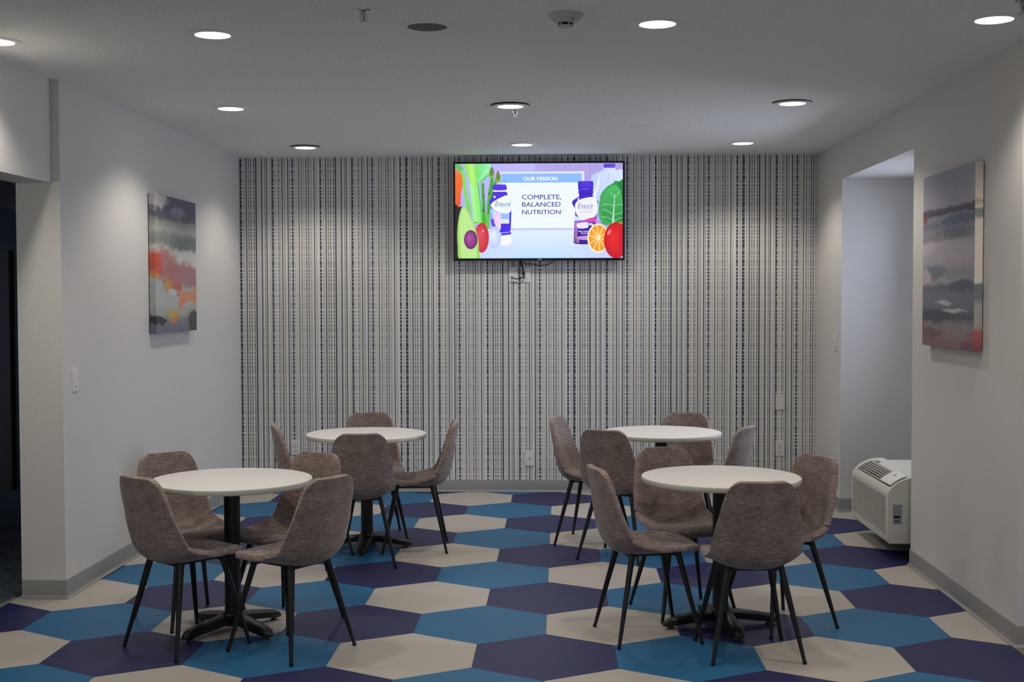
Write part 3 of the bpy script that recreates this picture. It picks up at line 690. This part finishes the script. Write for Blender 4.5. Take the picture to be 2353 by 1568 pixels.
# carrot, celery, asparagus
shape(smooth([(100, 205), (160, 212), (190, 250), (190, 330), (172, 430), (158, 570), (100, 580)]), lambda x, y: lerp((244, 120, 64), (226, 92, 40), (y - 205) / 300))
for y in (270, 330, 420): strip([(118, y), (160, y + 6)], 3, (214, 90, 44))
strip([(150, 122), (200, 240), (215, 420), (262, 600)], [30, 34, 36, 40], (128, 220, 96)); strip([(118, 122), (180, 190)], 60, (110, 190, 110))
strip([(225, 122), (275, 260), (300, 330)], [50, 60, 70], (150, 226, 96)); strip([(345, 122), (335, 240), (320, 330)], [54, 60, 70], (140, 224, 104)); strip([(270, 122), (300, 330)], [60, 60], (176, 240, 120))
shape(smooth([(360, 130), (470, 118), (472, 220), (400, 300), (340, 300), (350, 220)]), lambda x, y: lerp((120, 226, 130), (160, 244, 180), (x - 350) / 120))
strip([(360, 320), (420, 270), (512, 180)], [8, 22, 6], (90, 206, 130)); strip([(350, 310), (440, 180)], 5, (214, 255, 210))
shape([(258, 330), (352, 330), (372, 540), (386, 740), (300, 740), (282, 540)], lambda x, y: lerp((168, 246, 150), (140, 232, 120), (x - 258) / 120))
strip([(346, 330), (376, 560), (388, 730)], 14, (96, 204, 90)); strip([(296, 350), (330, 740)], 5, (196, 252, 176)); strip([(230, 520), (280, 740)], 30, (120, 214, 90))
for pth in ([(395, 320), (402, 500), (412, 745)], [(500, 230), (470, 420), (440, 745)], [(556, 250), (520, 330), (450, 560)]):
    strip(pth, [30, 32, 34], (62, 158, 44)); strip([(p[0] - 8, p[1]) for p in pth], 7, (112, 200, 70))
for x, y, h in ((490, 215, 62), (556, 265, 70)): 
    shape(smooth([(x, y - h), (x + 26, y - 10), (x + 20, y + 46), (x - 22, y + 46), (x - 26, y - 6)]), lambda a, b, y=y: lerp((122, 110, 84), (130, 190, 84), (b - y + 60) / 110))
    for dx, dy in ((-8, 0), (9, -8), (0, 20)): ell(x + dx, y + dy, 7, 14, (96, 112, 64), 10)
for x, y in ((402, 450), (462, 430), (400, 600)): ell(x, y, 9, 20, (92, 104, 60), 10)
strip([(412, 640), (412, 745)], 30, (74, 176, 50)); strip([(450, 640), (446, 790)], 34, (100, 200, 60))
# left bottle
PUR = (92, 66, 232)
shape(smooth([(508, 405), (632, 405), (660, 460), (690, 500), (690, 700), (672, 830), (585, 830), (500, 760), (480, 700), (478, 560), (462, 510), (496, 460)], 5), lambda x, y: lerp((84, 56, 214), (70, 40, 224), (y - 400) / 300))
rect(504, 392, 640, 410, (238, 238, 255)); shape(smooth([(504, 345), (520, 336), (625, 336), (640, 348), (640, 392), (504, 392)], 2), lambda x, y: (108, 80, 236) if 540 < x < 600 else (86, 58, 220))
shape(smooth([(486, 530), (560, 480), (650, 446), (684, 480), (690, 600), (640, 636), (540, 610), (490, 570)]), (238, 246, 255))
shape([(480, 580), (560, 612), (560, 700), (486, 700)], lambda x, y: lerp((176, 224, 255), (150, 190, 250), (y - 580) / 120)); shape([(486, 690), (520, 690), (512, 756), (490, 756)], (88, 84, 226))
shape(smooth([(508, 625), (545, 618), (584, 630), (584, 780), (560, 800), (520, 740)], 3), (238, 206, 240)); ell(535, 645, 14, 9, (224, 190, 232), 12)
shape([(584, 628), (676, 636), (672, 690), (584, 690)], (150, 190, 250)); rect(578, 690, 670, 736, (222, 232, 255)); words('0', 600, 612, 700, 712, (150, 170, 220)); rect(584, 736, 674, 825, (70, 48, 224))
words('Ensure', 524, 684, 506, 560, (92, 100, 160), shear=.25); words('Original', 588, 680, 566, 586, (140, 214, 224), shear=.1)
ell(520, 462, 13, 13, (214, 206, 255), 14)
shape(smooth([(585, 838), (690, 822), (692, 850), (688, 948), (585, 958), (575, 900)], 2), (240, 244, 255)); shape([(585, 835), (690, 822), (690, 848), (588, 860)], (80, 62, 226)); strip([(590, 832), (672, 824)], 5, (206, 206, 255))
# egg, tomato, avocado
ell(516, 878, 68, 114, (232, 240, 255), rim=(186, 200, 246))
ell(385, 880, 74, 154, (226, 84, 92), rim=(196, 44, 66)); strip([(306, 728), (330, 722), (345, 732)], 8, (84, 104, 40)); ell(398, 810, 10, 6, (255, 214, 220), 10)
shape(smooth([(100, 580), (150, 566), (200, 570), (180, 700), (170, 900), (160, 1092), (100, 1110)], 4), (48, 38, 46))
shape(smooth([(186, 564), (230, 585), (282, 690), (325, 800), (350, 900), (356, 1000), (350, 1110), (160, 1110), (136, 960), (132, 820), (150, 660)], 5), lambda x, y: lerp((176, 226, 128), (150, 210, 96), max(0, abs(x - 240) - 50) / 60))
shape(smooth([(190, 590), (225, 610), (280, 720), (325, 860), (334, 1000), (325, 1100), (185, 1100), (162, 960), (152, 820), (165, 670)], 5), (188, 232, 142))
ell(271, 900, 70, 98, (176, 92, 166), rim=(112, 34, 112))
# right bottle
shape(smooth([(1392, 400), (1530, 400), (1530, 456), (1575, 500), (1588, 530), (1566, 700), (1560, 940), (1480, 952), (1350, 945), (1336, 900), (1342, 720), (1350, 600), (1318, 520), (1370, 475), (1392, 455)], 4), lambda x, y: (66, 40, 196) if y < 600 else lerp((150, 66, 190), (52, 24, 140), (y - 700) / 150))
shape(smooth([(1380, 318), (1400, 306), (1520, 306), (1536, 318), (1536, 372), (1525, 402), (1392, 402), (1382, 372)], 2), lambda x, y: (92, 66, 232) if 1420 < x < 1490 else (68, 42, 206)); rect(1388, 368, 1532, 374, (50, 30, 170)); strip([(1420, 386), (1490, 386)], 8, (112, 92, 236)); rect(1396, 430, 1528, 437, (50, 30, 170))
for x in range(1396, 1530, 16): rect(x, 314, x + 3, 364, (60, 38, 190))
shape(smooth([(1352, 540), (1400, 495), (1500, 470), (1562, 480), (1582, 560), (1560, 660), (1480, 700), (1400, 690), (1356, 620)]), (238, 240, 255))
shape([(1342, 650), (1400, 690), (1450, 704), (1345, 712)], (206, 230, 250)); shape(smooth([(1450, 704), (1540, 676), (1560, 700), (1558, 730)], 2), (240, 80, 80)); shape([(1342, 712), (1450, 704), (1558, 690), (1556, 740), (1342, 740)], lambda x, y: lerp((150, 90, 200), (206, 70, 210), (x - 1342) / 200))
shape([(1340, 730), (1380, 725), (1372, 940), (1340, 930)], lambda x, y: lerp((176, 120, 214), (120, 78, 130), (y - 730) / 200)); strip([(1350, 850), (1378, 900), (1385, 940)], [14, 22, 16], (176, 128, 150))
words('Ensure', 1378, 1532, 528, 586, (120, 124, 176), shear=.25); strip([(1440, 592), (1530, 590)], 3, (220, 190, 200)); words('COMPLETE', 1388, 1520, 606, 632, (214, 176, 206))
shape(smooth([(1372, 738), (1480, 728), (1484, 782), (1380, 788)], 2), (238, 228, 250)); rect(1486, 726, 1550, 782, (56, 24, 120)); words('30g', 1490, 1540, 734, 768, (240, 236, 255), bold=2); words('MILK CHOC', 1384, 1490, 814, 826, (220, 200, 240), bold=1.2); words('SHAKE', 1410, 1480, 834, 846, (220, 200, 240), bold=1.2)
shape(smooth([(1384, 872), (1500, 866), (1500, 906), (1384, 902)], 2), (196, 150, 220)); words('g', 1376, 1392, 478, 506, (236, 236, 255), bold=2)
# lettuce, orange, tomato
rng = random.Random(3)
lf = [(1760, 305), (1800, 312), (1850, 320), (1850, 740), (1700, 760), (1630, 740), (1600, 690), (1592, 600), (1600, 500), (1630, 420), (1680, 360), (1745, 325)]
lf = smooth(lf, 5); lf = [(x + rng.uniform(-6, 6), y + rng.uniform(-6, 6)) for x, y in lf]
shape(lf, lambda x, y: lerp((66, 170, 92), (38, 126, 64), (x - 1720) / 100))
shape(smooth([(1740, 350), (1800, 380), (1835, 500), (1830, 660), (1720, 730), (1630, 660), (1620, 540), (1660, 430)], 5), lambda x, y: lerp((78, 186, 100), (52, 150, 78), (y - 400) / 250))
for pth, w in (([(1758, 440), (1752, 540), (1744, 640), (1740, 750)], [6, 10, 16, 26]), ([(1750, 560), (1690, 540), (1630, 550)], 5), ([(1752, 560), (1800, 545), (1838, 550)], 5), ([(1745, 650), (1680, 610), (1630, 590)], 5), ([(1745, 655), (1800, 640), (1838, 625)], 5), ([(1756, 470), (1730, 440), (1715, 420)], 4), ([(1757, 475), (1790, 445), (1820, 400)], 4), ([(1742, 710), (1690, 680), (1620, 670)], 5), ([(1742, 715), (1800, 690), (1838, 680)], 5)): strip(pth, w, (178, 224, 186))
ell(1588, 890, 113, 148, (250, 244, 206)); ell(1590, 890, 100, 134, (246, 168, 44)); ell(1590, 890, 100, 134, (250, 184, 66), rim=(240, 150, 34))
for k in range(10):
    a = k * PI / 5 + .2; strip([(1590, 890), (1590 + 98 * math.cos(a), 890 + 130 * math.sin(a))], [6, 7], (255, 236, 190))
ell(1590, 890, 20, 18, (255, 244, 206), 14)
ell(1775, 912, 128, 185, (236, 46, 44), rim=(196, 18, 34)); ell(1700, 830, 16, 34, (244, 120, 120), 14, rot=.5)
for a in (-2.6, -1.9, -1.2): strip([(1830, 742), (1830 + 46 * math.cos(a), 742 + 46 * math.sin(a) * .9)], [10, 3], (150, 150, 50))
strip([(1800, 745), (1840, 735)], 12, (176, 150, 50))
me = bpy.data.meshes.new('screen'); me.from_pydata(scr['v'], [], scr['f']); ca = me.attributes.new('Col', 'FLOAT_COLOR', 'POINT')
for i, c in enumerate(scr['c']): ca.data[i].color = c
me.update()
sc = obj('screen', B(SX0, SX1, .0045, .02, SZ0, SZ1), M['black_plastic'], tv); link('screen_picture', me, M['screen'], sc)

# cables below the television
bm = tube(bmesh.new(), catmull3 := [Vector(p) for p in [(-.315, YB - .03, 1.93), (-.318, YB - .03, 1.89), (-.305, YB - .03, 1.86), (-.302, YB - .03, 1.83), (-.300, YB - .028, 1.815)]], [.009, .012, .008, .007, .011], 10)
def smooth3(P, n=6):
    P = [Vector(p) for p in P]; P = [P[0] * 2 - P[1]] + P + [P[-1] * 2 - P[-2]]; out = []
    for i in range(1, len(P) - 2):
        for k in range(n):
            u = k / n; a, b, c, d = P[i - 1:i + 3]; out.append(.5 * ((2 * b) + (c - a) * u + (2 * a - 5 * b + 4 * c - d) * u * u + (3 * b - a - 3 * c + d) * u ** 3))
    return out + [P[-2]]
tube(bm, smooth3([(-.302, YB - .028, 1.815), (-.293, YB - .03, 1.80), (-.298, YB - .03, 1.785), (-.325, YB - .03, 1.773), (-.362, YB - .03, 1.769), (-.388, YB - .03, 1.773), (-.397, YB - .018, 1.784), (-.396, YB - .006, 1.786)]), .0045, 10)
box(bm, -.312, -.288, YB - .035, YB - .008, 1.802, 1.826)
tag(obj('power_cable', bm, M['black_plastic'], smooth=50), 'black power cable hanging from the television to the wall plates', 'cable')
bm = tube(bmesh.new(), smooth3([(-.30, YB - .04, 1.905), (-.285, YB - .035, 1.888), (-.25, YB - .035, 1.893), (-.21, YB - .035, 1.885), (-.16, YB - .035, 1.877), (-.11, YB - .035, 1.882), (-.07, YB - .04, 1.90), (-.06, YB - .05, 1.93)]), .0035, 8)
tag(obj('signal_cable', bm, M['black_plastic'], smooth=50), 'thin black cable looping along the lower edge of the television', 'cable')

# ------------------------------------------------------------------ through-wall air conditioner
PX, PY0, PY1 = 2.0, 7.725, 8.675
ac = thing('air_conditioner', 'white through-wall air conditioner under the alcove window', 'air conditioner', (PX, (PY0 + PY1) / 2, 0))
L0, L1 = PY0 - (PY0 + PY1) / 2, PY1 - (PY0 + PY1) / 2
arc = [(.0, .405), (.006, .425), (.022, .447), (.048, .470), (.082, .490), (.118, .503), (.150, .510)]
def ysweep(bm, prof, y0, y1):
    a = [bm.verts.new((x, y0, z)) for x, z in prof]; b = [bm.verts.new((x, y1, z)) for x, z in prof]; n = len(prof)
    bm.faces.new(a); bm.faces.new(b[::-1])
    for i in range(n): bm.faces.new((a[i], b[i], b[(i + 1) % n], a[(i + 1) % n]))
    return bm
full = [(.008, .105), (.0, .115)] + arc + [(.21, .512), (.21, .105)]
obj('side_panel', ysweep(bmesh.new(), full, L0, L0 + .055), M['ptac'], ac, smooth=30)
obj('side_panel', ysweep(bmesh.new(), full, L1 - .03, L1), M['ptac'], ac, smooth=30)
fb = ysweep(bmesh.new(), [(.008, .105), (.0, .115), (.0, .150), (.02, .150), (.02, .105)], L0 + .055, L1 - .03); ysweep(fb, [(.0, .385), (.0, .405), (.006, .425), (.022, .447), (.03, .435), (.03, .385)], L0 + .055, L1 - .03)
ysweep(fb, [(.118, .503), (.150, .510), (.21, .512), (.21, .49), (.118, .485)], L0 + .055, L1 - .03)
obj('front_frame', fb, M['ptac'], ac, smooth=30)
obj('inner_cavity', B(.035, .20, L0 + .05, L1 - .025, .12, .425), M['dark_void'], ac)
for k in range(17):
    z = .1535 + k * .0138; obj('grille_slat', ysweep(bmesh.new(), [(.001, z), (.001, z + .0072), (.005, z + .0076), (.005, z + .0004)], L0 + .056, L1 - .031), M['ptac'], ac)
for k in range(6):
    f = (k + .5) / 6; x = .028 + f * .088; z = .447 + (.055 * f ** .8); obj('louver', ysweep(bmesh.new(), [(x, z), (x + .003, z + .001), (x + .004, z - .008), (x + .001, z - .009)], L0 + .10, L1 - .06), M['ptac'], ac)
obj('top_rim', ysweep(bmesh.new(), [(.022, .447), (.048, .470), (.082, .490), (.118, .503), (.118, .49), (.082, .476), (.048, .455), (.024, .435)], L1 - .06, L1 - .03), M['ptac'], ac, smooth=30)
fl = ysweep(bmesh.new(), [(.018, .462), (.050, .486), (.085, .505), (.120, .518), (.121, .514), (.086, .500), (.052, .480), (.021, .457)], L0 + .03, L0 + .27); obj('control_door', fl, M['white_plastic'], ac, smooth=30)
obj('door_latch', B(.078, .090, L0 + .14, L0 + .165, .5035, .508), M['ptac_grey'], ac)
obj('sleeve', B(.21, XO - PX, L0 + .02, L1 - .02, .11, .500), M['ptac'], ac)
obj('support_leg', B(.20, XO - PX, L0 + .04, L0 + .12, 0, .11), M['black_metal'], ac); obj('support_leg', B(.20, XO - PX, L1 - .12, L1 - .04, 0, .11), M['black_metal'], ac)
lb = obj('info_label', B(.03, .085, L0 - .0008, L0 + .0005, .225, .345), M['label_grey'], ac)
obj('label_mark', B(.036, .074, L0 - .0014, L0 - .0006, .262, .276), M['dark_void'], lb); obj('label_mark', B(.040, .068, L0 - .0014, L0 - .0006, .240, .247), M['dark_void'], lb)
for k in range(4): obj('label_mark', B(.036, .078, L0 - .0014, L0 - .0006, .292 + k * .012, .295 + k * .012), M['ptac_grey'], lb)
obj('logo_badge', B(.122, .142, L1 - .22, L1 - .12, .5115, .5128), M['ptac_grey'], ac)
